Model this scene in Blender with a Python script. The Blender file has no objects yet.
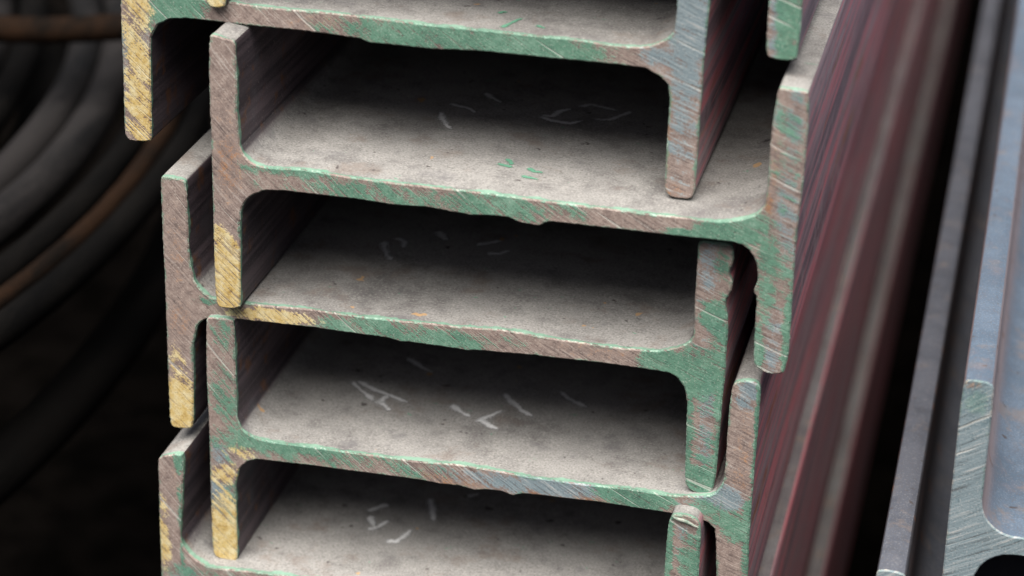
import bpy, math, random
from mathutils import Vector, Matrix, noise
from mathutils.geometry import delaunay_2d_cdt

S = bpy.context.scene
COL = S.collection
rad = math.radians

# ---------------------------------------------------------------- camera
cam_data = bpy.data.cameras.new('camera')
cam = bpy.data.objects.new('camera', cam_data)
COL.objects.link(cam)
S.camera = cam
cam_data.sensor_width = 36.0
cam_data.lens = 2361.335 / 1024 * 36.0
cam_data.clip_start = 0.02
cam_data.clip_end = 400
CR = Vector((0.97532896, 0.22018003, 0.01594277))      # camera right, down and forward axes
CD = Vector((0.10566039, -0.40219216, -0.90943793))
CF = Vector((-0.19382801, 0.88868567, -0.41553397))
m = Matrix((CR, -CD, -CF)).transposed().to_4x4()
m.translation = Vector((0, 0, 0.682))
cam.matrix_world = m
cam_data.dof.use_dof = True
cam_data.dof.focus_distance = 0.825
cam_data.dof.aperture_fstop = 7.2

# ---------------------------------------------------------------- light
SUN_ELEV, SUN_AZ = rad(66), rad(-4)
w = bpy.data.worlds.new('World')
S.world = w
w.use_nodes = True
wn = w.node_tree
bg = wn.nodes['Background']
sky = wn.nodes.new('ShaderNodeTexSky')
sky.sky_type = 'NISHITA'
sky.sun_disc = False
sky.sun_elevation = SUN_ELEV
sky.sun_rotation = math.pi - SUN_AZ
sky.air_density = 1.0
sky.dust_density = 8.0
wn.links.new(sky.outputs[0], bg.inputs[0])
bg.inputs[1].default_value = 0.05
sd = bpy.data.lights.new('sun', 'SUN')
sd.energy = 5.0
sd.angle = rad(56)
sd.color = (1.0, 0.96, 0.9)
sun = bpy.data.objects.new('sun', sd)
sun.rotation_euler = (math.pi / 2 - SUN_ELEV, 0, SUN_AZ)
sun.location = (0, -2, 4)
COL.objects.link(sun)
S.view_settings.view_transform = 'Standard'
S.view_settings.look = 'None'
S.view_settings.exposure = 0.38
S.view_settings.gamma = 1.0

# ---------------------------------------------------------------- measured sections (mm, from each beam's lower left corner)
SECTION = {}
SECTION['A'] = dict(
  loc=(-0.29846,0.727,0.38308),
  LF=[(12.0,59.76),(11.78,69.54),(12.14,90.24),(12.05,95.33),(3.93,95.42),(3.36,94.7),(2.2,72.26),(1.16,51.06),(0.75,34.15),(0.59,20.65),(0.0,5.42),(0.33,0.6),(2.27,-0.52),(9.34,0.0),(10.02,1.75),(10.47,17.91),(10.95,30.37),(11.39,38.35)],
  WT=[(12.0,59.76),(13.3,57.05),(15.72,55.13),(19.97,54.08),(37.1,53.95),(45.6,53.45),(54.77,52.83),(75.47,53.04),(96.99,52.3),(110.42,51.73),(131.77,51.53),(147.51,51.2),(161.29,51.05),(173.84,50.11),(182.97,50.42),(188.33,52.79),(190.41,54.17),(192.41,57.24)],
  RF=[(192.41,57.24),(192.84,62.37),(192.77,67.43),(192.51,87.37),(192.78,95.58),(193.69,96.63),(203.31,96.4),(204.0,95.47),(203.76,81.68),(203.47,68.34),(202.62,53.05),(202.0,25.64),(201.89,7.54),(201.55,0.68),(200.3,-1.44),(195.57,-1.58),(193.17,-0.93),(191.74,0.73),(191.4,4.66),(191.53,13.27),(191.72,24.28),(191.92,33.42)],
  WB=[(191.92,33.42),(190.94,38.41),(188.24,40.86),(183.45,43.23),(174.07,43.64),(161.5,43.8),(153.08,43.73),(142.58,43.95),(128.62,44.08),(118.01,43.68),(110.43,43.27),(96.94,43.53),(89.29,43.55),(86.17,44.68),(75.34,45.34),(64.28,45.73),(47.69,45.86),(36.45,46.18),(24.29,46.4),(18.5,45.64),(14.06,43.25),(11.39,38.35)],
  WBd=[(191.92,33.42),(190.94,38.41),(188.24,40.86),(183.45,43.23),(161.5,43.8),(128.62,43.94),(96.95,44.24),(64.26,44.85),(36.43,45.58),(24.29,46.29),(18.5,45.64),(14.06,43.25),(11.39,38.35)],
  paint={'Y':[(6.4,15.3,5.2,22.5,0.72),(6.0,47.9,5.1,12.3,0.62),(6.6,5.0,5.2,6.0,0.5)],'G':[(21.2,49.9,8.6,5.7,1),(13.4,45.0,4.3,7.2,0.5),(124.1,47.7,37.1,5.6,0.8),(149.7,45.8,15.1,3.5,1),(96.6,46.0,7.6,3.2,0.8)],'B':[(198.4,59.5,7.2,13.6,0.9),(196.2,43.9,5.3,17.3,0.8),(196.1,15.9,4.7,14.3,0.45),(7.1,40.8,5.1,9.4,0.55),(1.9,25.9,2.9,22.3,0.6),(5.5,11.5,7.4,22.6,0.3),(188.1,47.3,5.9,3.4,0.7)],'O':[(75.8,49.0,17.4,2.8,0.35),(194.1,1.3,4.7,2.9,0.5),(192.2,29.6,1.3,21.2,0.6)]},
)
SECTION['B'] = dict(
  loc=(-0.26204,0.7126,0.32934),
  LF=[(11.09,61.09),(10.6,67.57),(10.25,76.18),(10.75,82.48),(10.62,93.97),(10.42,98.51),(9.22,99.11),(6.08,99.7),(2.6,100.44),(1.62,99.48),(1.02,90.62),(0.7,75.26),(0.82,63.7),(0.6,51.6),(0.44,40.1),(0.16,18.59),(0.0,6.69),(0.56,0.18),(2.35,-0.62),(8.86,0.0),(9.25,2.91),(9.71,19.86),(10.05,32.27),(10.38,36.69)],
  WT=[(11.09,61.09),(12.25,58.29),(15.06,55.58),(18.74,54.57),(26.22,54.79),(34.39,55.27),(49.89,53.96),(67.39,53.6),(78.16,53.46),(91.64,53.44),(109.49,52.8),(125.5,52.34),(141.25,51.99),(156.15,51.62),(164.48,51.52),(173.32,51.41),(177.94,51.67),(181.97,52.71),(186.03,54.21),(188.36,55.88),(190.32,58.74)],
  RF=[(190.32,58.74),(190.95,63.38),(190.85,68.79),(190.99,77.14),(191.05,85.06),(191.76,93.75),(192.21,98.77),(192.95,99.75),(196.34,99.16),(201.11,99.11),(202.03,98.69),(202.48,87.9),(202.52,80.72),(202.31,67.2),(201.48,55.18),(201.35,47.36),(201.28,33.36),(201.33,25.01),(201.6,8.11),(200.99,0.95),(199.87,-1.59),(195.53,-2.1),(192.43,-1.06),(190.31,0.55),(189.93,5.55),(189.77,17.03),(189.82,25.85),(188.54,27.16),(189.09,29.77),(189.68,32.02),(189.51,34.9)],
  WB=[(189.51,34.9),(188.95,37.73),(187.9,40.13),(185.67,42.76),(183.46,43.94),(180.91,44.56),(174.7,44.59),(166.81,44.72),(156.44,44.73),(146.01,44.91),(134.52,45.03),(119.55,45.2),(117.52,44.62),(115.16,43.05),(112.06,43.48),(108.97,43.69),(104.65,45.22),(99.8,45.24),(91.72,44.51),(77.48,45.83),(63.85,45.39),(52.43,46.19),(38.11,46.32),(26.36,46.41),(19.78,46.04),(15.82,44.33),(12.94,42.17),(11.09,39.37),(10.38,36.69)],
  RFd=[(190.32,58.74),(190.95,63.38),(190.85,68.79),(190.99,77.14),(191.05,85.06),(191.76,93.75),(192.21,98.77),(192.95,99.75),(196.34,99.16),(201.11,99.11),(202.03,98.69),(202.48,87.9),(202.52,80.72),(202.31,67.2),(201.48,55.18),(201.35,47.36),(201.28,33.36),(201.33,25.01),(201.6,8.11),(200.99,0.95),(199.87,-1.59),(195.53,-2.1),(192.43,-1.06),(190.31,0.55),(189.93,5.55),(189.77,17.03),(189.51,34.9)],
  WBd=[(189.51,34.9),(188.95,37.73),(187.9,40.13),(185.67,42.76),(183.46,43.94),(180.91,44.56),(156.44,44.73),(119.54,45.57),(77.48,45.94),(38.11,46.32),(26.36,46.41),(19.78,46.04),(15.82,44.33),(12.94,42.17),(11.09,39.37),(10.38,36.69)],
  paint={'Y':[(5.0,10.7,5.2,13.2,1.5),(2.7,27.2,2.9,5.3,0.6)],'G':[(69.1,49.2,38.0,4.4,0.6),(102.0,48.7,20.5,4.7,0.75),(181.2,48.4,10.5,4.3,1.0),(187.7,50.5,5.9,5.0,0.8),(192.9,36.0,3.9,18.1,0.62),(200.5,15.0,1.3,16.6,0.9),(191.0,6.4,2.0,9.7,0.9),(198.5,34.9,3.3,10.8,0.45),(28.7,53.8,14.2,1.5,0.8),(169.8,45.7,13.2,1.4,0.8),(196.9,75.3,4.5,24.4,0.34)],'B':[(197.4,57.9,3.9,16.2,0.6),(198.1,87.5,2.9,15.7,0.55),(195.6,12.6,3.3,12.6,0.5),(199.0,43.9,2.9,10.7,0.5),(193.3,92.1,2.5,6.8,0.3)],'O':[(6.6,54.1,5.0,12.6,0.45),(5.0,70.3,4.3,10.9,0.28),(191.8,59.1,1.6,4.9,0.62),(192.9,73.2,1.6,12.5,0.45),(53.4,49.8,14.0,2.9,0.3)]},
)
SECTION['C'] = dict(
  loc=(-0.28392,0.7193,0.27512),
  LF=[(10.57,67.11),(10.27,68.81),(10.32,78.41),(10.36,90.37),(10.21,97.12),(9.34,98.15),(5.33,98.67),(2.04,99.08),(1.0,98.03),(0.85,89.74),(0.67,70.63),(0.77,58.62),(0.46,39.28),(0.17,20.39),(0.0,4.44),(0.2,0.56),(1.9,-0.38),(6.92,0.0),(8.69,0.85),(9.17,5.03),(9.78,20.39),(10.29,34.11)],
  WT=[(10.57,67.11),(10.96,64.06),(11.91,59.12),(14.44,56.3),(17.27,54.29),(19.34,53.83),(31.23,53.47),(44.54,53.6),(54.48,53.92),(65.81,53.41),(77.27,53.23),(82.89,53.24),(98.76,53.56),(112.01,53.62),(125.17,54.37),(136.34,53.42),(147.44,52.86),(163.76,52.38),(173.98,52.5),(178.81,52.9),(183.41,54.38),(188.64,56.76),(190.2,59.97)],
  RF=[(190.2,59.97),(190.53,63.21),(190.23,71.36),(190.21,73.82),(190.31,83.62),(190.26,93.67),(190.86,95.19),(195.9,95.02),(200.26,94.96),(201.81,94.23),(202.53,90.31),(202.25,88.09),(201.25,86.15),(201.1,84.3),(201.78,82.55),(202.56,81.17),(202.36,78.2),(201.28,76.23),(200.33,73.89),(200.49,72.06),(201.27,70.29),(201.95,64.03),(201.73,57.99),(201.87,45.12),(201.44,41.62),(201.24,29.25),(201.01,17.11),(200.61,4.6),(199.44,0.05),(196.66,-0.66),(193.73,-0.71),(191.43,0.83),(189.95,3.12),(189.79,12.44),(189.59,25.77),(189.34,34.67)],
  WB=[(189.34,34.67),(188.04,40.1),(185.46,43.42),(182.76,44.84),(178.1,45.18),(162.91,45.67),(140.92,45.69),(136.5,45.75),(118.71,45.25),(114.24,45.09),(112.09,44.67),(99.86,45.11),(97.33,45.19),(89.38,45.38),(87.42,45.14),(81.76,46.12),(68.63,46.36),(53.96,46.81),(29.8,46.65),(20.48,46.83),(17.55,46.09),(13.96,44.47),(12.13,42.04),(10.29,34.11)],
  RFd=[(190.2,59.97),(190.53,63.21),(190.23,71.36),(190.21,73.82),(190.31,83.62),(190.26,93.67),(190.86,95.19),(195.9,95.02),(200.26,94.96),(201.81,94.23),(202.1,90.26),(201.98,88.06),(201.92,86.23),(201.85,84.39),(201.78,82.55),(201.79,81.08),(201.85,78.14),(201.79,76.28),(201.74,74.06),(201.74,72.2),(201.7,70.34),(201.95,64.03),(201.73,57.99),(201.87,45.12),(201.44,41.62),(201.24,29.25),(201.01,17.11),(200.61,4.6),(199.44,0.05),(196.66,-0.66),(193.73,-0.71),(191.43,0.83),(189.95,3.12),(189.79,12.44),(189.59,25.77),(189.34,34.67)],
  paint={'Y':[(5.0,9.6,5.4,10.8,1.1),(40.4,49.6,13.3,2.4,1),(3.4,23.6,3.1,8.2,0.5)],'G':[(74.5,49.0,18.1,4.3,0.75),(98.1,48.0,21.5,3.5,0.6),(116.0,49.4,14.2,2.3,0.4),(189.1,46.2,12.3,6.9,1.15),(199.6,57.7,4.1,18.9,0.62),(200.7,36.9,1.4,35.0,0.85),(196.4,5.0,8.4,5.6,0.8),(190.4,20.0,1.4,23.7,0.85),(195.9,28.5,5.5,23.4,0.36),(198.6,88.4,2.7,6.6,0.5),(177.6,47.8,4.8,5.3,1),(197.3,68.7,4.7,5.9,0.8),(15.6,52.5,4.5,1.2,0.6)],'B':[(194.1,85.0,4.0,12.5,0.6),(196.2,28.6,3.1,23.4,0.6),(197.3,61.2,4.1,8.2,0.5),(193.2,62.6,3.4,15.0,0.3)],'O':[(5.5,71.2,3.7,15.6,0.35),(5.8,43.9,5.3,8.0,0.4),(158.4,50.0,20.8,3.1,0.3)]},
)
SECTION['D'] = dict(
  loc=(-0.2685,0.7165,0.22294),
  LF=[(12.22,58.81),(11.7,60.37),(11.42,61.15),(11.51,71.28),(11.56,83.7),(11.55,91.23),(11.55,98.71),(10.63,99.97),(2.44,99.97),(1.39,99.06),(1.03,92.72),(0.61,82.34),(0.49,69.67),(0.69,59.34),(0.34,36.79),(0.12,21.42),(0.0,3.2),(1.43,0.65),(4.78,0.46),(8.67,0.0),(9.7,1.45),(9.73,19.4),(9.9,26.6),(10.02,32.49)],
  WT=[(12.22,58.81),(13.05,56.58),(16.23,54.12),(20.93,52.82),(29.05,52.64),(38.46,52.64),(49.13,52.44),(72.37,52.32),(75.69,51.86),(91.37,52.78),(98.1,52.77),(107.95,52.22),(119.22,51.47),(130.42,51.29),(139.41,51.13),(151.56,51.54),(159.39,51.51),(167.57,51.06),(173.57,51.3),(181.45,52.17),(185.22,53.34),(187.7,56.86)],
  RF=[(187.7,56.86),(188.57,60.15),(188.84,68.07),(188.75,74.31),(188.82,81.32),(188.81,86.14),(189.2,93.29),(189.75,96.98),(191.3,98.51),(194.69,98.94),(197.08,98.79),(198.85,97.76),(199.16,94.19),(199.12,87.49),(199.01,77.83),(198.81,69.43),(198.57,54.02),(198.48,36.89),(199.01,23.01),(199.02,8.56),(199.04,1.89),(197.92,-0.39),(191.11,-0.62),(189.62,0.41),(189.05,4.51),(188.16,17.25),(187.02,35.1)],
  WB=[(187.02,35.1),(186.4,39.56),(184.18,41.76),(179.59,43.52),(170.72,43.78),(157.45,44.19),(144.99,44.65),(130.59,44.44),(123.71,44.49),(117.18,44.18),(113.74,42.88),(110.26,44.03),(105.51,44.09),(101.74,43.65),(100.02,43.08),(97.08,43.65),(94.14,44.22),(87.88,43.96),(79.75,44.55),(72.34,44.67),(53.7,44.76),(38.3,44.91),(29.61,44.75),(21.87,44.72),(18.22,44.64),(14.74,43.13),(11.58,39.96),(10.02,32.49)],
  paint={'Y':[(5.6,11.6,5.5,13.0,1.25),(6.5,37.0,4.6,3.8,0.8),(12.2,46.9,5.4,2.1,0.5)],'G':[(7.0,93.4,4.5,6.4,0.34),(6.9,69.5,4.6,12.2,0.42),(11.6,51.8,9.9,5.8,0.55),(46.3,49.9,22.4,4.5,0.5),(31.3,51.1,18.8,2.1,0.9),(159.5,48.1,10.6,4.4,1.1),(148.8,48.2,7.1,4.0,0.5),(180.8,47.5,7.0,3.2,0.6),(199.1,76.9,1.0,31.3,1),(198.3,37.1,2.1,16.2,0.9),(193.5,40.5,4.9,5.6,0.7),(188.7,43.8,4.2,3.2,0.6),(77.9,48.5,11.1,3.7,0.5),(8.4,26.4,2.3,17.1,0.5)],'B':[(4.5,25.8,4.7,7.7,0.85),(4.5,44.6,3.8,5.8,0.6),(125.4,48.2,20.8,3.6,0.9),(101.8,48.5,10.9,2.8,0.5),(187.6,52.9,7.6,4.8,0.75),(195.0,94.0,3.4,4.6,0.8),(81.6,49.0,11.0,2.9,0.5),(177.2,48.2,6.3,2.8,0.6)],'O':[(90.8,46.2,18.3,2.9,0.5),(130.9,45.3,17.9,1.6,0.7),(194.5,72.4,3.1,19.6,0.36),(194.1,60.5,3.4,6.3,0.4)]},
)
SECTION['E'] = dict(
  loc=(-0.28742,0.7095,0.16499),
  LF=[(9.15,70.86),(9.54,75.16),(10.58,85.43),(11.54,98.48),(11.6,104.27),(10.56,104.83),(6.82,104.24),(2.91,102.68),(1.99,101.11),(1.74,89.63),(1.29,73.97),(1.1,57.25),(0.28,23.82),(0.0,1.27),(0.73,-0.43),(8.79,0.0),(9.68,1.96),(10.5,20.99),(10.71,35.19)],
  WT=[(9.15,70.86),(9.59,67.52),(10.62,65.32),(12.91,62.45),(18.26,59.17),(23.01,58.46),(33.4,59.24),(48.91,59.26),(70.3,59.51),(100.5,59.85),(130.29,60.19),(166.95,60.39),(181.42,60.98),(185.67,62.89),(188.7,67.94)],
  RF=[(188.7,67.94),(189.16,73.8),(189.22,80.8),(189.39,91.62),(189.77,100.51),(190.48,104.46),(191.79,105.84),(195.15,105.93),(198.32,105.58),(200.33,103.87),(200.97,101.57),(201.29,96.51),(201.41,82.63),(201.09,55.7),(200.81,8.46),(200.14,-0.92),(192.03,-1.46),(189.73,0.35),(189.02,17.37),(188.72,41.88)],
  WB=[(188.72,41.88),(187.37,48.03),(183.6,51.66),(178.11,52.89),(145.18,53.2),(108.01,52.93),(70.21,53.08),(39.48,52.69),(23.94,52.05),(18.02,50.29),(13.96,46.63),(10.71,35.19)],
  paint={'Y':[(2.9,70.0,2.0,13.0,0.62)],'G':[(9.6,73.1,0.6,21.6,0.6),(16.3,55.2,15.6,2.6,0.5),(190.4,87.1,1.4,20.4,0.9),(201.2,90.7,1.0,20.3,1),(197.5,86.1,3.5,10.6,0.7),(9.8,102.4,1.5,5.0,1)],'B':[(12.3,52.9,7.1,4.4,0.6),(195.7,94.0,3.5,9.7,0.4)],'O':[(8.5,89.7,2.3,12.7,0.3)]},
)
SECTION['Z'] = dict(
  loc=(-0.26506,0.723,0.43549),
  LF=[(9.53,56.16),(9.72,70.93),(10.11,90.92),(9.16,92.77),(2.77,93.03),(1.68,91.05),(0.57,47.2),(0.0,2.62),(0.29,0.89),(2.2,0.0),(6.11,0.41),(7.05,1.82),(7.78,17.18),(8.52,32.97)],
  WT=[(9.53,56.16),(10.77,52.27),(13.81,50.82),(20.66,50.65),(101.13,49.29),(175.36,48.05),(182.24,49.22),(186.49,51.78),(188.05,57.0)],
  RF=[(188.05,57.0),(188.05,67.12),(188.44,90.4),(189.26,91.98),(199.06,91.68),(200.07,90.22),(200.42,58.55),(199.98,32.83),(200.07,19.71),(199.92,5.37),(199.59,0.63),(199.02,-0.44),(195.2,-1.12),(190.98,-0.66),(189.94,0.43),(189.39,3.08),(189.46,18.81),(189.13,34.56)],
  WB=[(189.13,34.56),(187.59,38.99),(184.62,41.02),(178.85,42.19),(101.21,43.39),(20.47,44.31),(14.6,43.54),(11.05,40.59),(8.52,32.97)],
  paint={'Y':[(5.9,3.1,5.0,2.8,0.9)],'G':[(195.6,12.7,2.9,20.1,1),(199.6,9.7,1.0,13.4,0.8),(2.3,2.8,2.8,2.8,0.9)],'B':[(192.9,9.1,2.5,16.8,0.7)],'O':[(193.5,0.4,4.5,1.7,0.6)]},
)
CHALK = {}
CHALK['B'] = [[(63.1,72.8,54.24),(65.7,64.0,54.18),(69.4,56.8,54.09),(73.0,52.8,54.01)],[(63.6,79.6,54.22),(68.2,77.8,54.12),(72.2,77.0,54.03),(77.1,72.1,53.91)],[(73.9,95.3,53.99),(78.2,90.0,53.89),(83.4,85.2,53.77)],[(98.0,77.0,53.43),(103.4,77.7,53.3),(105.2,83.7,53.26),(109.6,89.6,53.16)],[(98.0,77.0,53.43),(103.6,73.5,53.3),(111.1,72.8,53.13),(116.2,78.8,53.01)],[(109.6,89.6,53.16),(114.9,94.7,53.04),(120.1,93.1,52.92),(126.9,91.0,52.76)],[(117.2,79.1,52.98),(124.2,81.5,52.82),(131.4,94.7,52.65)]]
CHALK['C'] = [[(63.6,67.0,53.7),(64.6,60.5,53.69),(67.9,52.8,53.66),(72.1,47.4,53.62)],[(64.8,68.3,53.69),(68.6,68.5,53.65),(71.2,66.3,53.63),(71.8,59.7,53.62)],[(80.3,80.7,53.53),(83.7,74.8,53.5),(86.8,71.8,53.47)],[(97.0,69.8,53.36),(102.3,73.3,53.31),(106.4,77.4,53.27)],[(102.3,63.7,53.31),(108.2,64.4,53.25),(111.7,69.3,53.21)]]
CHALK['D'] = [[(37.8,54.8,52.94),(42.6,49.2,52.9),(48.0,43.9,52.85),(52.2,40.0,52.81)],[(39.0,56.0,52.93),(46.9,50.4,52.86),(56.0,46.1,52.77),(66.5,41.4,52.67)],[(55.0,46.7,52.78),(53.7,40.4,52.79),(51.6,38.1,52.81)],[(52.7,41.0,52.8),(56.3,37.8,52.77),(59.8,33.7,52.74)],[(51.7,79.1,52.81),(56.3,76.8,52.77),(61.6,72.0,52.72),(69.0,67.9,52.65)],[(79.3,45.8,52.56),(84.4,40.5,52.51),(90.0,36.3,52.46)],[(100.4,45.8,52.36),(96.3,38.9,52.4),(91.5,31.8,52.44)],[(92.4,36.2,52.43),(97.2,31.8,52.39),(102.3,29.2,52.34)],[(96.0,59.8,52.4),(100.6,53.4,52.36),(106.7,46.7,52.3),(113.2,42.7,52.24)],[(115.8,68.7,52.22),(121.0,62.4,52.17),(130.5,56.6,52.08)]]
CHALK['E'] = [[(67.0,50.1,59.35),(70.4,43.9,59.39),(73.5,38.4,59.44)],[(65.3,52.1,59.33),(68.9,56.1,59.37),(72.6,60.2,59.42)],[(68.9,38.1,59.37),(72.9,42.1,59.43),(75.9,48.3,59.47)],[(77.5,32.5,59.49),(82.5,32.9,59.56),(84.6,37.9,59.59),(86.1,44.4,59.6)],[(85.8,69.7,59.6),(89.1,61.6,59.65),(92.9,49.8,59.7)],[(100.0,72.1,59.79),(103.1,74.5,59.83),(104.6,76.5,59.85)]]
SMEAR = {}
SMEAR['A'] = [[(133.7,2.8,51.81),(135.3,7.7,51.78),(136.9,12.6,51.76),(138.8,16.6,51.73)],[(144.2,10.6,51.63),(145.9,9.0,51.61),(148.3,7.6,51.57)],[(129.5,18.0,51.88),(130.6,20.6,51.86),(132.5,20.1,51.83)]]
SMEAR['B'] = [[(94.4,26.7,53.51),(97.4,25.8,53.44),(101.1,25.1,53.36)],[(105.4,26.5,53.26),(108.5,23.7,53.19),(112.3,24.0,53.1)],[(96.6,32.4,53.46),(98.6,30.1,53.41),(100.1,26.7,53.38)],[(104.7,18.6,53.27),(111.9,17.2,53.11)]]
SMEAR['C'] = [[(76.2,5.6,53.57),(77.2,10.1,53.56),(78.1,14.8,53.55)],[(103.9,12.6,53.29),(103.6,15.1,53.29),(103.4,17.6,53.3)],[(56.6,5.1,53.78),(56.4,9.4,53.78),(56.7,12.1,53.77)]]
SLIVER = [(190.97, 105.32), (200.58, 102.31)]

# ---------------------------------------------------------------- node helpers
class NT:
    def __init__(self, name):
        self.m = bpy.data.materials.new(name)
        self.m.use_nodes = True
        self.t = self.m.node_tree
        self.b = self.t.nodes['Principled BSDF']
    def n(self, kind, **kw):
        nd = self.t.nodes.new(kind)
        for k, v in kw.items():
            setattr(nd, k, v)
        return nd
    def put(self, sock, v):
        if isinstance(v, (int, float)):
            sock.default_value = v
        elif isinstance(v, (tuple, list)):
            sock.default_value = tuple(v) + ((1.0,) if len(v) == 3 and sock.type == 'RGBA' else ())
        else:
            self.t.links.new(v, sock)
    def math(self, op, a, b=None, c=None, clamp=False):
        nd = self.n('ShaderNodeMath', operation=op, use_clamp=clamp)
        self.put(nd.inputs[0], a)
        if b is not None: self.put(nd.inputs[1], b)
        if c is not None: self.put(nd.inputs[2], c)
        return nd.outputs[0]
    def step(self, v, lo, hi, a=0.0, b=1.0):
        nd = self.n('ShaderNodeMapRange', interpolation_type='SMOOTHSTEP')
        self.put(nd.inputs[0], v)
        for i, x in enumerate((lo, hi, a, b)): nd.inputs[i + 1].default_value = x
        return nd.outputs[0]
    def mix(self, f, a, b, mode='MIX'):
        nd = self.n('ShaderNodeMix', data_type='RGBA', blend_type=mode)
        self.put(nd.inputs[0], f); self.put(nd.inputs[6], a); self.put(nd.inputs[7], b)
        return nd.outputs[2]
    def comb(self, x, y, z):
        nd = self.n('ShaderNodeCombineXYZ')
        for i, v in enumerate((x, y, z)): self.put(nd.inputs[i], v)
        return nd.outputs[0]
    def sep(self, v):
        nd = self.n('ShaderNodeSeparateXYZ'); self.put(nd.inputs[0], v)
        return nd.outputs
    def noise(self, v, scale, detail=3.0, rough=0.55, dist=0.0):
        nd = self.n('ShaderNodeTexNoise')
        self.put(nd.inputs['Vector'], v)
        nd.inputs['Scale'].default_value = scale
        nd.inputs['Detail'].default_value = detail
        nd.inputs['Roughness'].default_value = rough
        nd.inputs['Distortion'].default_value = dist
        return nd.outputs[0]
    def ramp(self, f, stops):
        nd = self.n('ShaderNodeValToRGB')
        self.put(nd.inputs[0], f)
        e = nd.color_ramp.elements
        while len(e) < len(stops): e.new(0.5)
        for i, (p, c) in enumerate(stops):
            e[i].position = p; e[i].color = tuple(c) + (1,)
        return nd.outputs[0]
    def bump(self, h, strength, dist):
        nd = self.n('ShaderNodeBump')
        nd.inputs['Strength'].default_value = strength
        nd.inputs['Distance'].default_value = dist
        self.put(nd.inputs['Height'], h)
        self.put(self.b.inputs['Normal'], nd.outputs[0])
    def scaled(self, v, s):
        nd = self.n('ShaderNodeVectorMath', operation='MULTIPLY')
        self.put(nd.inputs[0], v); nd.inputs[1].default_value = s
        return nd.outputs[0]
    def obj_vec(self):
        """object coordinates, shifted by a per-beam seed so that no two beams share a pattern"""
        tc = self.n('ShaderNodeTexCoord').outputs['Object']
        at = self.n('ShaderNodeAttribute', attribute_type='OBJECT', attribute_name='seed').outputs['Fac']
        off = self.comb(self.math('MULTIPLY', at, 1.37), self.math('MULTIPLY', at, 0.0), self.math('MULTIPLY', at, 2.11))
        nd = self.n('ShaderNodeVectorMath', operation='ADD')
        self.put(nd.inputs[0], tc); self.put(nd.inputs[1], off)
        return tc, nd.outputs[0]


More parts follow.
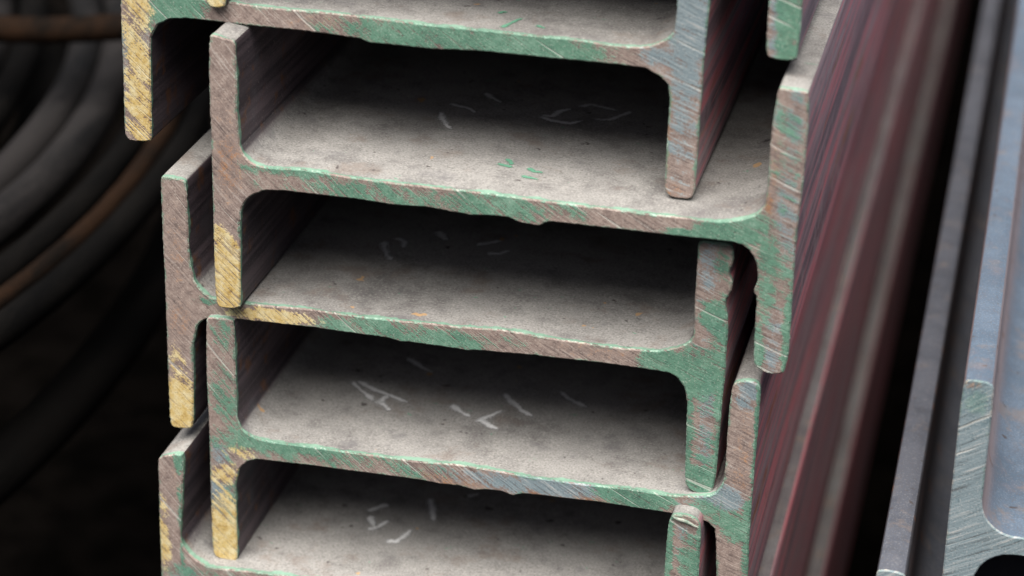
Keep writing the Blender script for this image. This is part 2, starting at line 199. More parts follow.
def end_material(name, bare, cx, cz, worn=1.0):
    """saw-cut face: rusty bare steel with curved saw marks, under worn green and yellow paint"""
    M = NT(name)
    tc, v = M.obj_vec()
    x, y, z = M.sep(tc)
    seed = M.n('ShaderNodeAttribute', attribute_type='OBJECT', attribute_name='seed').outputs['Fac']
    dx = M.math('SUBTRACT', x, cx); dz = M.math('SUBTRACT', z, cz)
    wob = M.math('MULTIPLY', M.noise(v, 60, 2), 0.0012)
    dist = M.math('ADD', M.math('SQRT', M.math('ADD', M.math('MULTIPLY', dx, dx), M.math('MULTIPLY', dz, dz))), wob)
    ang = M.math('ARCTAN2', dz, dx)
    st = M.comb(M.math('MULTIPLY', dist, 1250.0), M.math('MULTIPLY', ang, 22.0), M.math('MULTIPLY', seed, 5.0))
    streak = M.noise(st, 1.0, 4, 0.65)
    st2 = M.comb(M.math('MULTIPLY', dist, 210.0), M.math('MULTIPLY', ang, 9.0), M.math('MULTIPLY', seed, 3.0))
    broad = M.noise(st2, 1.0, 3, 0.6)
    fine = M.noise(v, 1500, 2, 0.6)
    mid = M.noise(v, 330, 4, 0.65)
    big = M.noise(v, 55, 3, 0.6)
    at = M.n('ShaderNodeAttribute', attribute_name='paint')
    g, yl, bl = M.sep(at.outputs['Color'])
    orange = at.outputs['Alpha']
    edge = M.n('ShaderNodeAttribute', attribute_name='edge').outputs['Fac']
    # wobble shared by all paint outlines
    br = M.math('ADD', M.math('MULTIPLY', M.math('SUBTRACT', broad, 0.5), 1.8),
                M.math('MULTIPLY', M.math('SUBTRACT', mid, 0.5), 1.5))
    br = M.math('ADD', br, M.math('MULTIPLY', M.math('SUBTRACT', streak, 0.5), 1.6))
    br = M.math('ADD', br, M.math('MULTIPLY', M.math('SUBTRACT', fine, 0.5), 1.1))
    br2 = M.math('ADD', M.math('MULTIPLY', M.math('SUBTRACT', mid, 0.5), 1.3),
                 M.math('MULTIPLY', M.math('SUBTRACT', fine, 0.5), 1.0))
    def mask(a, n, lo=0.30, hi=0.70):
        return M.math('MULTIPLY', M.step(M.math('ADD', a, n), lo, hi), M.step(a, 0.02, 0.22))
    base = M.ramp(M.math('ADD', M.math('MULTIPLY', mid, 0.6), M.math('MULTIPLY', streak, 0.4)), bare)
    base = M.mix(mask(M.math('MULTIPLY', orange, 0.9), br2), base,
                 M.ramp(mid, [(0.3, (0.24, 0.105, 0.05)), (0.7, (0.42, 0.21, 0.10))]))
    blue = M.ramp(streak, [(0.25, (0.15, 0.20, 0.225)), (0.5, (0.22, 0.285, 0.32)), (0.75, (0.38, 0.44, 0.47))])
    base = M.mix(mask(bl, br), base, blue)
    # polished streaks of bare metal
    base = M.mix(M.math('MULTIPLY', M.step(streak, 0.56, 0.70), 0.5), base, (0.56, 0.53, 0.50))
    base = M.mix(M.math('MULTIPLY', M.step(streak, 0.44, 0.32), 0.5), base, (0.08, 0.07, 0.07))
    green = M.ramp(M.math('ADD', M.math('MULTIPLY', big, 0.5), M.math('MULTIPLY', mid, 0.5)),
                   [(0.32, (0.06, 0.155, 0.115)), (0.5, (0.115, 0.265, 0.19)), (0.68, (0.22, 0.39, 0.30))])
    gm = M.math('MAXIMUM', mask(M.math('MULTIPLY', g, 1.14), br), M.math('MULTIPLY', mask(M.math('MULTIPLY', edge, M.step(M.noise(v, 85, 3, 0.6), 0.36, 0.62, 0.05, 0.75)), br2), 0.85))
    gm = M.math('MULTIPLY', gm, M.step(M.math('ADD', streak, M.math('MULTIPLY', fine, 0.25)), 0.42, 0.56, 0.30, 0.95))
    gm = M.math('MULTIPLY', gm, worn)
    base = M.mix(gm, base, green)
    yellow = M.ramp(M.math('ADD', M.math('MULTIPLY', mid, 0.7), M.math('MULTIPLY', big, 0.3)),
                    [(0.32, (0.36, 0.22, 0.06)), (0.46, (0.62, 0.46, 0.18)), (0.62, (0.73, 0.64, 0.39))])
    ym = mask(yl, M.math('MULTIPLY', br, 1.05), 0.34, 0.62)
    ym = M.math('MULTIPLY', ym, M.step(streak, 0.36, 0.48, 0.25, 1.0))
    base = M.mix(ym, base, yellow)
    # single deep scratches left by the blade, across paint and steel alike
    sc = M.noise(M.comb(M.math('MULTIPLY', dist, 520.0), M.math('MULTIPLY', ang, 5.0), M.math('MULTIPLY', seed, 7.0)), 1.0, 2, 0.5)
    scm = M.step(sc, 0.66, 0.72)
    base = M.mix(M.math('MULTIPLY', scm, 0.55), base, (0.60, 0.60, 0.56))
    # pale rubbed rim along the arris
    rim = M.math('MULTIPLY', M.step(M.math('ADD', edge, M.math('MULTIPLY', br, 0.5)), 0.88, 1.3), 0.75)
    base = M.mix(rim, base, (0.42, 0.60, 0.50) if worn > 0.5 else (0.50, 0.42, 0.36))
    # specks
    base = M.mix(M.math('MULTIPLY', M.step(fine, 0.58, 0.68), 0.35), base, (0.70, 0.65, 0.60))
    base = M.mix(M.math('MULTIPLY', M.step(fine, 0.42, 0.32), 0.45), base, (0.05, 0.042, 0.04))
    M.put(M.b.inputs['Base Color'], base)
    M.put(M.b.inputs['Roughness'], M.step(streak, 0.3, 0.7, 0.75, 0.5))
    M.b.inputs['Specular IOR Level'].default_value = 0.35
    h = M.math('ADD', M.math('MULTIPLY', streak, 0.7), M.math('MULTIPLY', fine, 0.35))
    h = M.math('ADD', h, M.math('MULTIPLY', M.math('MAXIMUM', gm, ym), 0.25))
    h = M.math('ADD', h, M.math('MULTIPLY', scm, -0.6))
    M.bump(h, 0.55, 0.0005)
    return M.m


def body_material(name, scale_dark, scale_mid, streak_col, dust_lo, dust_hi, flecks=True, dust=1.0, outer_x=0.1):
    """rolled mill scale with grey dust lying on what faces up and long rust-red streaks outside"""
    M = NT(name)
    tc, v = M.obj_vec()
    x, y, z = M.sep(tc)
    nrm = M.n('ShaderNodeNewGeometry').outputs['Normal']
    nx, ny, nz = M.sep(nrm)
    big = M.noise(v, 22, 4, 0.6)
    mid = M.noise(v, 110, 4, 0.6)
    fine = M.noise(v, 1300, 2, 0.6)
    longs = M.noise(M.scaled(v, (260, 4, 270)), 1.0, 3, 0.6)
    long2 = M.noise(M.scaled(v, (90, 1.5, 85)), 1.0, 3, 0.55)
    base = M.mix(M.step(longs, 0.35, 0.65), scale_dark, scale_mid)
    base = M.mix(M.math('MULTIPLY', M.step(mid, 0.55, 0.68), 0.8), base, (0.16, 0.075, 0.04))
    base = M.mix(M.math('MULTIPLY', M.step(big, 0.55, 0.7), 0.6 if flecks else 0.25), base, (0.10, 0.105, 0.12))
    # long red-brown streaks on the outer flange faces
    out = M.math('MULTIPLY', M.step(nx, 0.5, 0.8), M.step(x, outer_x, outer_x + 0.02))
    red = M.ramp(long2, streak_col)
    if flecks:
        red = M.mix(M.math('MULTIPLY', M.step(longs, 0.53, 0.60), 0.7), red, (0.66, 0.20, 0.24))
        red = M.mix(M.math('MULTIPLY', M.step(longs, 0.46, 0.38), 0.6), red, (0.15, 0.11, 0.135))
    red = M.mix(M.math('MULTIPLY', M.step(M.noise(M.scaled(v, (1, 12, 120)), 1.0, 3), 0.62, 0.70), 0.7), red, (0.30, 0.13, 0.055))
    red = M.mix(M.math('MULTIPLY', M.step(M.math('ADD', mid, M.math('MULTIPLY', M.math('SUBTRACT', big, 0.5), 0.6)), 0.46, 0.68), 0.45), red, (0.38, 0.31, 0.33) if flecks else (0.12, 0.12, 0.14))
    red = M.mix(M.math('MULTIPLY', M.step(M.noise(v, 260, 4, 0.7), 0.60, 0.70), 0.6), red, (0.13, 0.075, 0.06))
    red = M.mix(M.math('MULTIPLY', M.step(fine, 0.56, 0.68), 0.4), red, (0.46, 0.38, 0.38))
    base = M.mix(out, base, red)
    base = M.mix(M.math('MULTIPLY', M.step(fine, 0.62, 0.7), 0.35 if flecks else 0.12), base, (0.34, 0.29, 0.28))
    # dust
    mott = M.math('ADD', M.math('MULTIPLY', big, 0.6), M.math('MULTIPLY', mid, 0.4))
    dcol = M.mix(M.step(mott, 0.36, 0.62), dust_lo, dust_hi)
    dcol = M.mix(M.math('MULTIPLY', M.step(fine, 0.46, 0.34), 0.5), dcol, (0.11, 0.10, 0.095))
    dcol = M.mix(M.math('MULTIPLY', M.step(fine, 0.55, 0.66), 0.42 if flecks else 0.12), dcol, (0.52, 0.50, 0.465))
    warm = M.noise(v, 48, 5, 0.7)
    dcol = M.mix(M.math('MULTIPLY', M.step(warm, 0.54, 0.68), 0.5), dcol, (0.21, 0.165, 0.14))
    dcol = M.mix(M.math('MULTIPLY', M.step(warm, 0.43, 0.31), 0.5), dcol, (0.15, 0.145, 0.155))
    spots = M.noise(v, 190, 2, 0.5)
    dcol = M.mix(M.math('MULTIPLY', M.step(spots, 0.70, 0.76), 0.85), dcol, (0.07, 0.06, 0.06))
    if flecks:
        dcol = M.mix(M.math('MULTIPLY', M.step(M.noise(M.scaled(v, (1, 1.6, 1)), 130, 4, 0.65, 0.6), 0.685, 0.72), 0.8), dcol, (0.12, 0.34, 0.22))
        dcol = M.mix(M.math('MULTIPLY', M.step(M.noise(M.scaled(v, (1.3, 1, 1)), 95, 2, 0.5), 0.735, 0.76), 0.8), dcol, (0.55, 0.34, 0.16))
    dm = M.math('MULTIPLY', M.step(nz, 0.25, 0.8), M.step(M.math('ADD', mid, M.math('MULTIPLY', big, 0.5)), 0.45, 0.75, 0.72, 1.0))
    dm = M.math('MULTIPLY', dm, M.n('ShaderNodeAttribute', attribute_type='OBJECT', attribute_name='dust').outputs['Fac'])
    base = M.mix(dm, base, dcol)
    if flecks:
        # green paint run over from the cut end
        run = M.math('ADD', M.math('MULTIPLY', y, -230.0), M.math('MULTIPLY', mid, 1.6))
        base = M.mix(M.math('MULTIPLY', M.step(run, 0.25, 0.5), 0.8), base,
                     M.ramp(mid, [(0.35, (0.07, 0.22, 0.14)), (0.65, (0.24, 0.44, 0.33))]))
    M.put(M.b.inputs['Base Color'], base)
    M.put(M.b.inputs['Roughness'], M.step(dm, 0.0, 1.0, 0.55, 0.95))
    M.b.inputs['Specular IOR Level'].default_value = 0.3
    M.bump(M.math('ADD', M.math('MULTIPLY', fine, 0.5), mid), 0.35, 0.0006)
    return M.m


def plain_material(name, a, b, scale=80, rough=0.8, stretch=(1, 1, 1), bump=0.3, spec=0.25):
    M = NT(name)
    tc, v = M.obj_vec()
    n1 = M.noise(M.scaled(v, stretch), scale, 4, 0.6)
    f = M.noise(v, scale * 9, 2, 0.6)
    c = M.mix(M.step(M.math('ADD', M.math('MULTIPLY', n1, 0.8), M.math('MULTIPLY', f, 0.2)), 0.38, 0.62), a, b)
    M.put(M.b.inputs['Base Color'], c)
    M.b.inputs['Roughness'].default_value = rough
    M.b.inputs['Specular IOR Level'].default_value = spec
    M.bump(M.math('ADD', n1, f), bump, 0.001)
    return M.m


RUSTPINK = [(0.32, (0.15, 0.115, 0.105)), (0.45, (0.27, 0.21, 0.19)), (0.56, (0.36, 0.285, 0.255)), (0.70, (0.50, 0.43, 0.39))]
BLUEBARE = [(0.34, (0.12, 0.175, 0.20)), (0.48, (0.17, 0.24, 0.275)), (0.56, (0.21, 0.285, 0.32)), (0.68, (0.34, 0.42, 0.45))]
REDS = [(0.32, (0.14, 0.10, 0.125)), (0.42, (0.27, 0.18, 0.22)), (0.48, (0.46, 0.24, 0.28)), (0.52, (0.62, 0.19, 0.225)), (0.57, (0.34, 0.22, 0.26)), (0.68, (0.42, 0.32, 0.36))]
GREYS = [(0.35, (0.09, 0.085, 0.1)), (0.5, (0.13, 0.12, 0.14)), (0.65, (0.18, 0.15, 0.16))]
END = end_material('saw_cut_end', RUSTPINK, 0.32, 0.345)
END_BLUE = end_material('blue_saw_cut_end', BLUEBARE, -0.17, 0.40, 0.35)
BODY = body_material('dusty_mill_scale', (0.05, 0.041, 0.05), (0.12, 0.094, 0.108), REDS, (0.222, 0.218, 0.212), (0.335, 0.328, 0.318))
BODY_BLUE = body_material('blue_grey_mill_scale', (0.24, 0.19, 0.20), (0.30, 0.24, 0.245), GREYS, (0.075, 0.112, 0.162), (0.115, 0.158, 0.22), flecks=False, outer_x=0.1)

BODY_DARK = body_material('dark_blue_mill_scale', (0.04, 0.042, 0.05), (0.07, 0.07, 0.08), GREYS, (0.068, 0.077, 0.1), (0.1, 0.11, 0.138), flecks=False, outer_x=0.1)

# ---------------------------------------------------------------- beams
DIRX = 0.012            # all beams run a touch to the right of straight back
LENGTH = 6.0

def chaikin(P):
    Q = [P[0]]
    for a, b in zip(P[:-1], P[1:]):
        Q.append((a[0] * .75 + b[0] * .25, a[1] * .75 + b[1] * .25))
        Q.append((a[0] * .25 + b[0] * .75, a[1] * .25 + b[1] * .75))
    Q.append(P[-1])
    return Q

def resample(P, n):
    D = [0.0]
    for a, b in zip(P[:-1], P[1:]): D.append(D[-1] + math.hypot(b[0] - a[0], b[1] - a[1]))
    out, j = [], 0
    for i in range(n):
        t = D[-1] * i / (n - 1)
        while j < len(D) - 2 and D[j + 1] < t: j += 1
        u = (t - D[j]) / max(D[j + 1] - D[j], 1e-9)
        out.append((P[j][0] + u * (P[j + 1][0] - P[j][0]), P[j][1] + u * (P[j + 1][1] - P[j][1])))
    return out

def length(P): return sum(math.hypot(b[0] - a[0], b[1] - a[1]) for a, b in zip(P[:-1], P[1:]))

def inside(p, poly):
    c = False
    j = len(poly) - 1
    for i in range(len(poly)):
        a, b = poly[i], poly[j]
        if (a[1] > p[1]) != (b[1] > p[1]) and p[0] < (b[0] - a[0]) * (p[1] - a[1]) / (b[1] - a[1]) + a[0]: c = not c
        j = i
    return c

def paint_at(x, z, paint):
    r = []
    for ch in 'GYBO':
        best = 0.0
        for (cx, cz, rx, rz, s) in paint.get(ch, ()):
            d = math.hypot((x - cx) / (rx * 1.15), (z - cz) / (rz * 1.15))
            best = max(best, s * max(0.0, min(1.0, (1.45 - d) / 0.9)))
        r.append(best)
    return r

YS = [0.0005, 0.0016, 0.005, 0.02, 0.06, 0.2, 0.6, 1.6, LENGTH]

def steel_part(name, parent, ring, inner, deep, cap_polys, paint, mats, inset_of):
    """ring/inner/deep: lists of open chains (mm); cap_polys: index order closing the cut face"""
    verts, faces, mat, pa, ed = [], [], [], [], []
    def add(p, y, e):
        verts.append((p[0] / 1000 + DIRX * y, y, p[1] / 1000)); pa.append(paint_at(p[0], p[1], paint)); ed.append(e)
        return len(verts) - 1
    poly = []
    for R0, I0, D0 in zip(ring, inner, deep):
        n = len(R0)
        rows = [[add(p, 0.0, 0.75) for p in I0]]
        for y in YS:
            t = min(1.0, max(0.0, (y - 0.0008) / 0.004)); t2 = min(1.0, max(0.0, (y - 0.0005) / 0.018))
            row = []
            for (r, d, c) in zip(R0, D0[0], D0[1]):
                b = (c[0] + (r[0] - c[0]) * (1 - t), c[1] + (r[1] - c[1]) * (1 - t))     # jitter dies out first
                b = (b[0] + (d[0] - c[0]) * t2, b[1] + (d[1] - c[1]) * t2)               # then dents and burrs
                row.append(add(b, y, 1.0 if y < 0.001 else (0.4 if y < 0.002 else 0.0)))
            rows.append(row)
        for k in range(len(rows) - 1):
            for i in range(n - 1):
                a, b, c, d = rows[k][i], rows[k][i + 1], rows[k + 1][i + 1], rows[k + 1][i]
                faces.append((a, d, c, b)); mat.append(1 if k == 0 else 0)
        poly.append(rows[0])
    loop = [i for r in poly for i in r]
    P2 = [(verts[i][0] * 1000, verts[i][2] * 1000) for i in loop]
    xs = [p[0] for p in P2]; zs = [p[1] for p in P2]
    pts = list(P2)
    step, row = 1.35, 0
    z = min(zs)
    rnd = random.Random(len(P2))
    while z < max(zs):
        x = min(xs) + (step / 2 if row % 2 else 0)
        while x < max(xs):
            q = (x + rnd.uniform(-.3, .3), z + rnd.uniform(-.3, .3))
            if inside(q, P2) and min((q[0] - p[0]) ** 2 + (q[1] - p[1]) ** 2 for p in P2) > 0.45: pts.append(q)
            x += step
        z += step * .87; row += 1
    n = len(P2)
    ov, oe, of, ovi, _, _ = delaunay_2d_cdt([Vector(p) for p in pts], [], [list(range(n))], 1, 1e-5)
    idx = []
    for k, p in enumerate(ov):
        src = [s for s in ovi[k] if s < n]
        if src: idx.append(loop[src[0]])
        else:
            dmin = math.sqrt(min((p[0] - q[0]) ** 2 + (p[1] - q[1]) ** 2 for q in inset_of))
            idx.append(add((p[0], p[1]), 0.0, max(0.0, 0.75 - dmin / 1.3)))
    for t in of:
        a, b, c = (ov[i] for i in t)
        if (b - a).cross(c - a) < 0: t = t[::-1]
        faces.append(tuple(idx[i] for i in t)); mat.append(1)
    me = bpy.data.meshes.new(name)
    me.from_pydata(verts, [], faces)
    me.update()
    for mm in mats: me.materials.append(mm)
    me.polygons.foreach_set('material_index', mat)
    me.polygons.foreach_set('use_smooth', [True] * len(faces))
    me.attributes.new('paint', 'FLOAT_COLOR', 'POINT').data.foreach_set('color', [c for p in pa for c in p])
    me.attributes.new('edge', 'FLOAT', 'POINT').data.foreach_set('value', ed)
    me.set_sharp_from_angle(angle=rad(32))
    o = bpy.data.objects.new(name, me)
    COL.objects.link(o)
    o.parent = parent
    return o

def beam_root(loc, label, group, seed, name='steel_beam'):
    o = bpy.data.objects.new(name, None)
    o.empty_display_size = 0.05
    COL.objects.link(o)
    o.location = loc
    o['label'] = label; o['category'] = 'steel beam'; o['group'] = group; o['kind'] = 'thing'
    return o

def build_beam(sec, loc, label, group, seed, mats, rough=0.17, dust=1.0):
    root = beam_root(loc, label, group, seed)
    rough_of = lambda i, s: rough * (noise.noise(Vector((i * 0.33, s * 7.1, seed))) + 0.7 * noise.noise(Vector((i * 0.9, s * 3.7, seed + 9))) + 1.1 * max(0, noise.noise(Vector((i * 0.16, s * 5.1, seed + 4))) - 0.15) * noise.noise(Vector((i * 0.7, 2.2, seed))))
    names = ('LF', 'WB', 'RF', 'WT')
    chains, deeps = {}, {}
    for k in names:
        base = sec[k] if k == 'WB' else chaikin(sec[k]); n = max(8, int(length(base) / 0.55))
        C = resample(base, n)
        D = resample(chaikin(sec[k + 'd']), n) if k + 'd' in sec else C
        if k != 'LF': C, D = C[::-1], D[::-1]
        chains[k], deeps[k] = C, D
    # one closed counter-clockwise loop for normals
    loop, spans = [], {}
    for k in names:
        spans[k] = (len(loop), len(chains[k])); loop += chains[k][:-1]
    N = len(loop)
    nor = []
    for i in range(N):
        a, b = loop[i - 2], loop[(i + 2) % N]
        tx, tz = b[0] - a[0], b[1] - a[1]
        L = math.hypot(tx, tz) or 1
        nor.append((tz / L, -tx / L))
    jit = [(p[0] + q[0] * rough_of(i, 1), p[1] + q[1] * rough_of(i, 1)) for i, (p, q) in enumerate(zip(loop, nor))]
    ins = [(p[0] - q[0] * 0.5, p[1] - q[1] * 0.5) for p, q in zip(jit, nor)]
    take = lambda L, k: [L[(spans[k][0] + i) % N] for i in range(spans[k][1])]
    paint = sec.get('paint', {})
    made = {}
    for pname, ks in (('flange', ('LF',)), ('web', ('WB', 'WT')), ('flange', ('RF',))):
        o = steel_part(pname, root, [take(jit, k) for k in ks], [take(ins, k) for k in ks],
                       [(deeps[k], chains[k]) for k in ks], None, paint, mats, ins)
        o['seed'] = float(seed); o['dust'] = float(dust)
        made[ks[0]] = o
    return root, made

def i_section(W, H, tf, tw, r):
    """plain rolled I section lying on its side (mm), as four chains"""
    c = H / 2
    arc = lambda cx, cz, a0, a1: [(cx + r * math.cos(rad(a0 + (a1 - a0) * i / 6)), cz + r * math.sin(rad(a0 + (a1 - a0) * i / 6))) for i in range(7)]
    zt, zb = c + tw / 2, c - tw / 2
    e = 1.2
    LF = [(tf, zt + r), (tf, H - 3), (tf - e, H - .4), (e, H), (0, H - 2.5), (0, H * .75), (0, c), (0, H * .25), (0, 2.5), (e, 0), (tf - e, .2), (tf, 3), (tf, zb - r)]
    WT = arc(tf + r, zt + r, 180, 270) + [(W * .3, zt), (W * .5, zt), (W * .7, zt)] + arc(W - tf - r, zt + r, 270, 360)
    RF = [(W - x, z) for x, z in LF]
    WB = [(W - x, H - z) for x, z in WT]
    return dict(LF=LF, WT=WT, RF=RF, WB=WB)

STACK = 'steel beams nested in the main stack'
LABELS = {
 'Z': 'uppermost steel beam, only its lower flange tips showing at the top edge',
 'A': 'steel beam with pale yellow streaked left flange, standing in the topmost full tray',
 'B': 'rusty steel beam with bright yellow left flange tip and tall bluish green right flange',
 'C': 'steel beam with notched green right flange and a yellow smear on its web edge',
 'D': 'steel beam with white tick marks on its web and orange-pink right flange',
 'E': 'steel beam at the bottom edge with chalked web and curled sliver on its right flange',
}
MADE = {}
for k, key in enumerate('ZABCDE'):
    sec = SECTION[key]
    MADE[key] = build_beam(sec, sec['loc'], LABELS[key], STACK, k * 1.7 + 0.3, (BODY, END))
# the stack goes on down out of the picture; only the outer sides of these show, out of focus
def lower(key, dx, z, label, seed, dust):
    sec = dict(SECTION[key]); x, y, _ = sec['loc']
    return build_beam(sec, (x + dx, y, z), label, STACK, seed, (BODY, END), dust=dust)
zD, zE = SECTION['D']['loc'][2], SECTION['E']['loc'][2]
lower('D', 0.003, zD - 0.1085, 'beam low in the stack, seen only as a blurred grey flange edge beside purple', 12.1, 0.35)
lower('E', 0.0025, zE - 0.1085, 'steel beam near the stack bottom, below the picture edge', 13.7, 0.5)
lower('D', 0.0085, 0.0035, 'bottom beam of the stack, seen only as a brownish flange edge beside the black gap', 15.2, 0.45)

RIGHT = 'blue-grey beams in the stack at the right edge'
secF = i_section(250, 121, 10.4, 7.1, 12.5)
secF['paint'] = dict(G=[(5, 113, 3.2, 4, .75)], Y=[], B=[(4, 60, 30, 45, 1.0), (60, 60, 80, 10, 1.0)], O=[(2, 119, 4, 1.5, .5), (10, 95, .8, 30, .5)])
secG = dict(secF); secG['paint'] = dict(B=[(4, 60, 300, 200, .8)])
build_beam(secF, (-0.0026, 0.71, 0.2140), 'blue-grey steel beam at the right edge with bluish saw-streaked end and lilac side', RIGHT, 21.3, (BODY_BLUE, END_BLUE), 0.08)
build_beam(secG, (-0.0244, 0.69, 0.1500), 'grey steel beam just left of the bluish one, showing its long flange edge', RIGHT, 22.9, (BODY_DARK, END_BLUE), 0.08, 1.0)
build_beam(secF, (-0.001, 0.72, 0.0860), 'steel beam under the grey flange edge at the right, lost in shadow', RIGHT, 24.4, (BODY_BLUE, END_BLUE), 0.08)
build_beam(secG, (-0.0244, 0.71, 0.0015), 'lowest steel beam of the right stack, on the ground in darkness', RIGHT, 25.8, (BODY_BLUE, END_BLUE), 0.08)

# ---------------------------------------------------------------- chalk writing on the webs
def chalk_material(name='chalk', col=(0.80, 0.81, 0.82)):
    M = NT(name)
    tc, v = M.obj_vec()
    f = M.noise(v, 900, 3, 0.7)
    mid = M.noise(v, 160, 3, 0.6)
    at = M.n('ShaderNodeAttribute', attribute_name='soft').outputs['Fac']
    M.b.inputs['Base Color'].default_value = col + (1,)
    M.b.inputs['Roughness'].default_value = 1
    grain = M.math('ADD', M.math('MULTIPLY', f, 0.9), M.math('MULTIPLY', mid, 0.7))
    a = M.step(M.math('ADD', grain, M.math('MULTIPLY', at, 0.75)), 0.86, 1.5)
    M.put(M.b.inputs['Alpha'], M.math('MULTIPLY', M.math('MULTIPLY', a, M.step(at, 0.0, 0.25)), 0.9))
    return M.m
CHALKM = chalk_material()

def web_height(top, x):
    x *= 1000
    for a, b in zip(top[:-1], top[1:]):
        if a[0] <= x <= b[0] and b[0] > a[0]:
            return (a[1] + (b[1] - a[1]) * (x - a[0]) / (b[0] - a[0]) + 0.25) / 1000
    return top[0][1] / 1000

def chalk(parent, strokes, width, top, name='chalk_mark', mat=None):
    verts, faces, soft = [], [], []
    for S_ in strokes:
        P = [Vector((a / 1000, b / 1000, c / 1000)) for a, b, c in S_]
        D = []
        n = 18
        pts = [Vector((x, y, web_height(top, x - DIRX * y))) for x, y in resample([(p.x, p.y) for p in P], n)]
        b0 = len(verts)
        for i, p in enumerate(pts):
            t = (pts[min(i + 1, n - 1)] - pts[max(i - 1, 0)]).normalized()
            s = Vector((t.y, -t.x, 0)).normalized() * width * (0.55 + 0.7 * abs(noise.noise(p * 120 + Vector((len(verts) * .01, 0, 0)))) + 0.5 * (1 - i / n))
            for e, w_ in ((-1, 0.0), (0, 1.0), (1, 0.0)):
                q_ = p + s * e; q_.z = web_height(top, q_.x - DIRX * q_.y)
                verts.append(q_); soft.append(w_ * min(1.0, i / 3.0, (n - 1 - i) / 3.0))
            if i:
                for e in (0, 1):
                    q = b0 + (i - 1) * 3 + e
                    faces.append((q, q + 1, q + 4, q + 3))
    me = bpy.data.meshes.new(name)
    me.from_pydata(verts, [], faces); me.update()
    me.materials.append(mat or CHALKM)
    me.attributes.new('soft', 'FLOAT', 'POINT').data.foreach_set('value', soft)
    o = bpy.data.objects.new(name, me)
    COL.objects.link(o); o.parent = parent
    return o
for key, wd in (('B', 0.0016), ('C', 0.0018), ('D', 0.0016), ('E', 0.0018)):
    chalk(MADE[key][1]['WB'], CHALK[key], wd * 1.35, chaikin(SECTION[key].get('WTd', SECTION[key]['WT'])))

SMEARM = chalk_material('green_smear', (0.13, 0.36, 0.24))
for key in ('A', 'B'):
    for stroke in SMEAR[key]:
        chalk(MADE[key][1]['WB'], [stroke], 0.0015, chaikin(SECTION[key].get('WTd', SECTION[key]['WT'])), 'paint_smear', SMEARM)

# curled sliver left by the saw on top of one right flange
def sliver(parent, p0, p1, seed):
    verts, faces = [], []
    n = 14
    for i in range(n):
        t = i / (n - 1)
        x = p0[0] + (p1[0] - p0[0]) * t; z = p0[1] + (p1[1] - p0[1]) * t + 0.2 * math.sin(t * 9 + seed)
        wd = 0.85 * math.sin(math.pi * min(1, t * .9 + .08)) ** .6
        for j in range(7):
            a = j / 6 * math.pi * 1.25 - 0.4
            rr = wd * (1 + .25 * noise.noise(Vector((t * 9, j * .8, seed))))
            verts.append((x / 1000, (-0.9 - 0.9 * math.sin(a) * rr * .7) / 1000, (z + math.cos(a) * rr * .9) / 1000))
        if i:
            for j in range(6):
                q = (i - 1) * 7 + j
                faces.append((q, q + 1, q + 8, q + 7))
    me = bpy.data.meshes.new('steel_burr'); me.from_pydata(verts, [], faces); me.update()
    me.materials.append(plain_material('pale_burr', (0.18, 0.26, 0.21), (0.42, 0.44, 0.39), 500, 0.6))
    me.polygons.foreach_set('use_smooth', [True] * len(faces))
    o = bpy.data.objects.new('steel_burr', me); COL.objects.link(o); o.parent = parent; o['seed'] = seed
    md = o.modifiers.new('thick', 'SOLIDIFY'); md.thickness = 0.0004
    return o

# ---------------------------------------------------------------- bars in the gap on the left, its shade put into their colours
BARM = plain_material('shade_black_bar_scale', (0.0016, 0.0016, 0.0017), (0.005, 0.0045, 0.0042), 60, 0.8, (1, .15, 1), spec=0.06)
BARL = plain_material('shaded_grey_bar_scale', (0.005, 0.005, 0.0055), (0.022, 0.020, 0.020), 40, 0.7, (1, .15, 1), spec=0.15)
RUSTM = plain_material('shaded_rusty_bar', (0.004, 0.003, 0.0024), (0.019, 0.0095, 0.005), 60, 0.85, (1, .2, 1), spec=0.08)
def tube(name, pts, r, mat, sides=20, seed=0.0):
    verts, faces = [], []
    n = len(pts)
    for i, p in enumerate(pts):
        t = (pts[min(i + 1, n - 1)] - pts[max(i - 1, 0)]).normalized()
        s = t.cross(Vector((0, 0, 1))).normalized(); u = s.cross(t)
        for j in range(sides):
            a = 2 * math.pi * j / sides
            verts.append(p + (s * math.cos(a) + u * math.sin(a)) * r)
        if i:
            for j in range(sides):
                q = (i - 1) * sides
                faces.append((q + j, q + (j + 1) % sides, q + sides + (j + 1) % sides, q + sides + j))
    faces.append(tuple(range(sides))[::-1]); faces.append(tuple((n - 1) * sides + j for j in range(sides)))
    me = bpy.data.meshes.new(name); me.from_pydata([tuple(v) for v in verts], [], faces); me.update()
    me.polygons.foreach_set('use_smooth', [len(f) == 4 for f in faces])
    me.materials.append(mat)
    o = bpy.data.objects.new(name, me); COL.objects.link(o); o['seed'] = seed
    return o
def bent(cx, cy, R, z, r, mat, label, seed, group='bent steel rods lying in loops left of the stack'):
    pts = []
    for i in range(121):
        a = rad(-200 + 340 * i / 120)
        k = R * (1 + 0.012 * noise.noise(Vector((math.cos(a) * 1.5, math.sin(a) * 1.5, seed))))
        pts.append(Vector((cx + k * math.cos(a), cy + k * math.sin(a), z + 0.012 * noise.noise(Vector((math.cos(a) * 1.2 + 5, math.sin(a) * 1.2, seed))))))
    o = tube('bent_rod', pts, r, mat, seed=seed)
    o['label'] = label; o['category'] = 'steel rod'; o['group'] = group
    return o
CX, CY = -1.10, 0.90
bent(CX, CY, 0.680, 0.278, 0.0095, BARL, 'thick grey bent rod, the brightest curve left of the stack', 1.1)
bent(CX, CY, 0.710, 0.272, 0.0045, RUSTM, 'thin orange rusty bent rod just outside the thick grey one', 2.3)
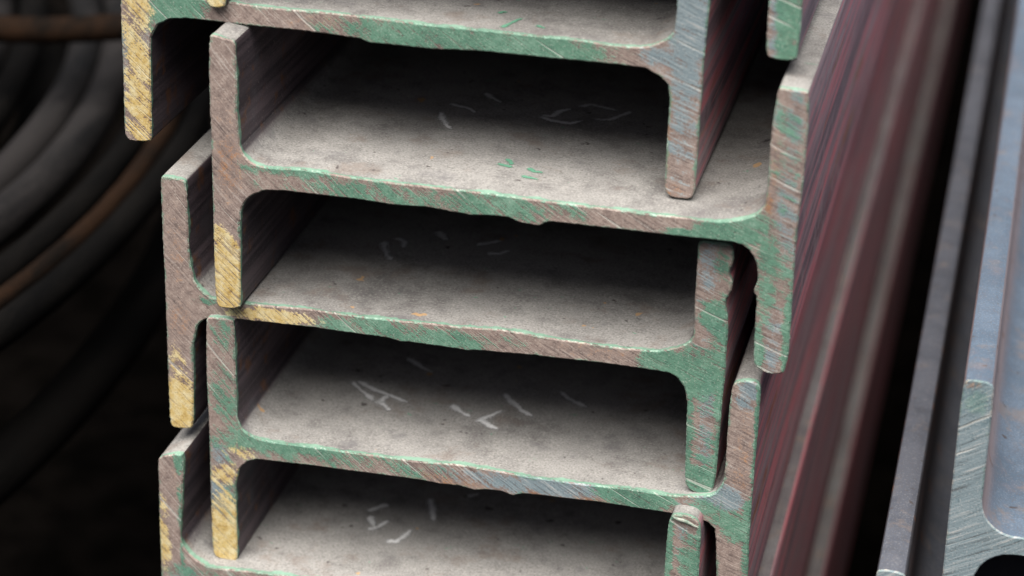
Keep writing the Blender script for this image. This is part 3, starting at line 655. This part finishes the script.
bent(CX, CY, 0.722, 0.262, 0.007, BARM, 'dim grey bent rod, outermost of the loops left of the stack', 3.1)
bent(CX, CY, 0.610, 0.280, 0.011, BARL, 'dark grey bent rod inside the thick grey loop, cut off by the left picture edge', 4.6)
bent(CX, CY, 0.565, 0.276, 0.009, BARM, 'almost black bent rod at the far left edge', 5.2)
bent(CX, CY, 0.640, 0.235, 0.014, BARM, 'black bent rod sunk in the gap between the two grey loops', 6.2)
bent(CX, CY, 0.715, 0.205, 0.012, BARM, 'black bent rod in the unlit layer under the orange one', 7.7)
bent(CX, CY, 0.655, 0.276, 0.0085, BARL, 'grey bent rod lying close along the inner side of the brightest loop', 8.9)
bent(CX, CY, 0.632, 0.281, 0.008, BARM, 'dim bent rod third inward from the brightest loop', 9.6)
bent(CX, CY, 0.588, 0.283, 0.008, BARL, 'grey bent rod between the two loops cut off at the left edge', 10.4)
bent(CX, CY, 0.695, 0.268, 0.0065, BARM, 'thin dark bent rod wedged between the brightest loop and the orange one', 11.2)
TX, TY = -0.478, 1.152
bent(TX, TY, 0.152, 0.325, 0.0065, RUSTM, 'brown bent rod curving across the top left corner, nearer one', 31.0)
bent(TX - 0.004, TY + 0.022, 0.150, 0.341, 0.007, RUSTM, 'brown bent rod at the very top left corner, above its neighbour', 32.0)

# ---------------------------------------------------------------- ground
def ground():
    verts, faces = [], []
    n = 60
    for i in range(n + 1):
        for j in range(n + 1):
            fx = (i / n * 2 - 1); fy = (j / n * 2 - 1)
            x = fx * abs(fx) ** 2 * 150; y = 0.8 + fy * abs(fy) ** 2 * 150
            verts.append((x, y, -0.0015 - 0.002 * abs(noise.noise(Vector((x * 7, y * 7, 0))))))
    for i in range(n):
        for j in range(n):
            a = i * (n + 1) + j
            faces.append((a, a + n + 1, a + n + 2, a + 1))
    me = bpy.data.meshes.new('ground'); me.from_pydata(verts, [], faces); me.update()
    me.materials.append(plain_material('shade_black_yard_dirt', (0.002, 0.0018, 0.0016), (0.005, 0.0042, 0.0038), 30, 0.95, spec=0.0))  # near-black dirt colour carries the shade of the gap beside the stack
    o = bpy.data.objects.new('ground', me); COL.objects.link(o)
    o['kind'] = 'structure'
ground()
sliver(MADE['E'][1]['RF'], SLIVER[0], SLIVER[1], 3.0)
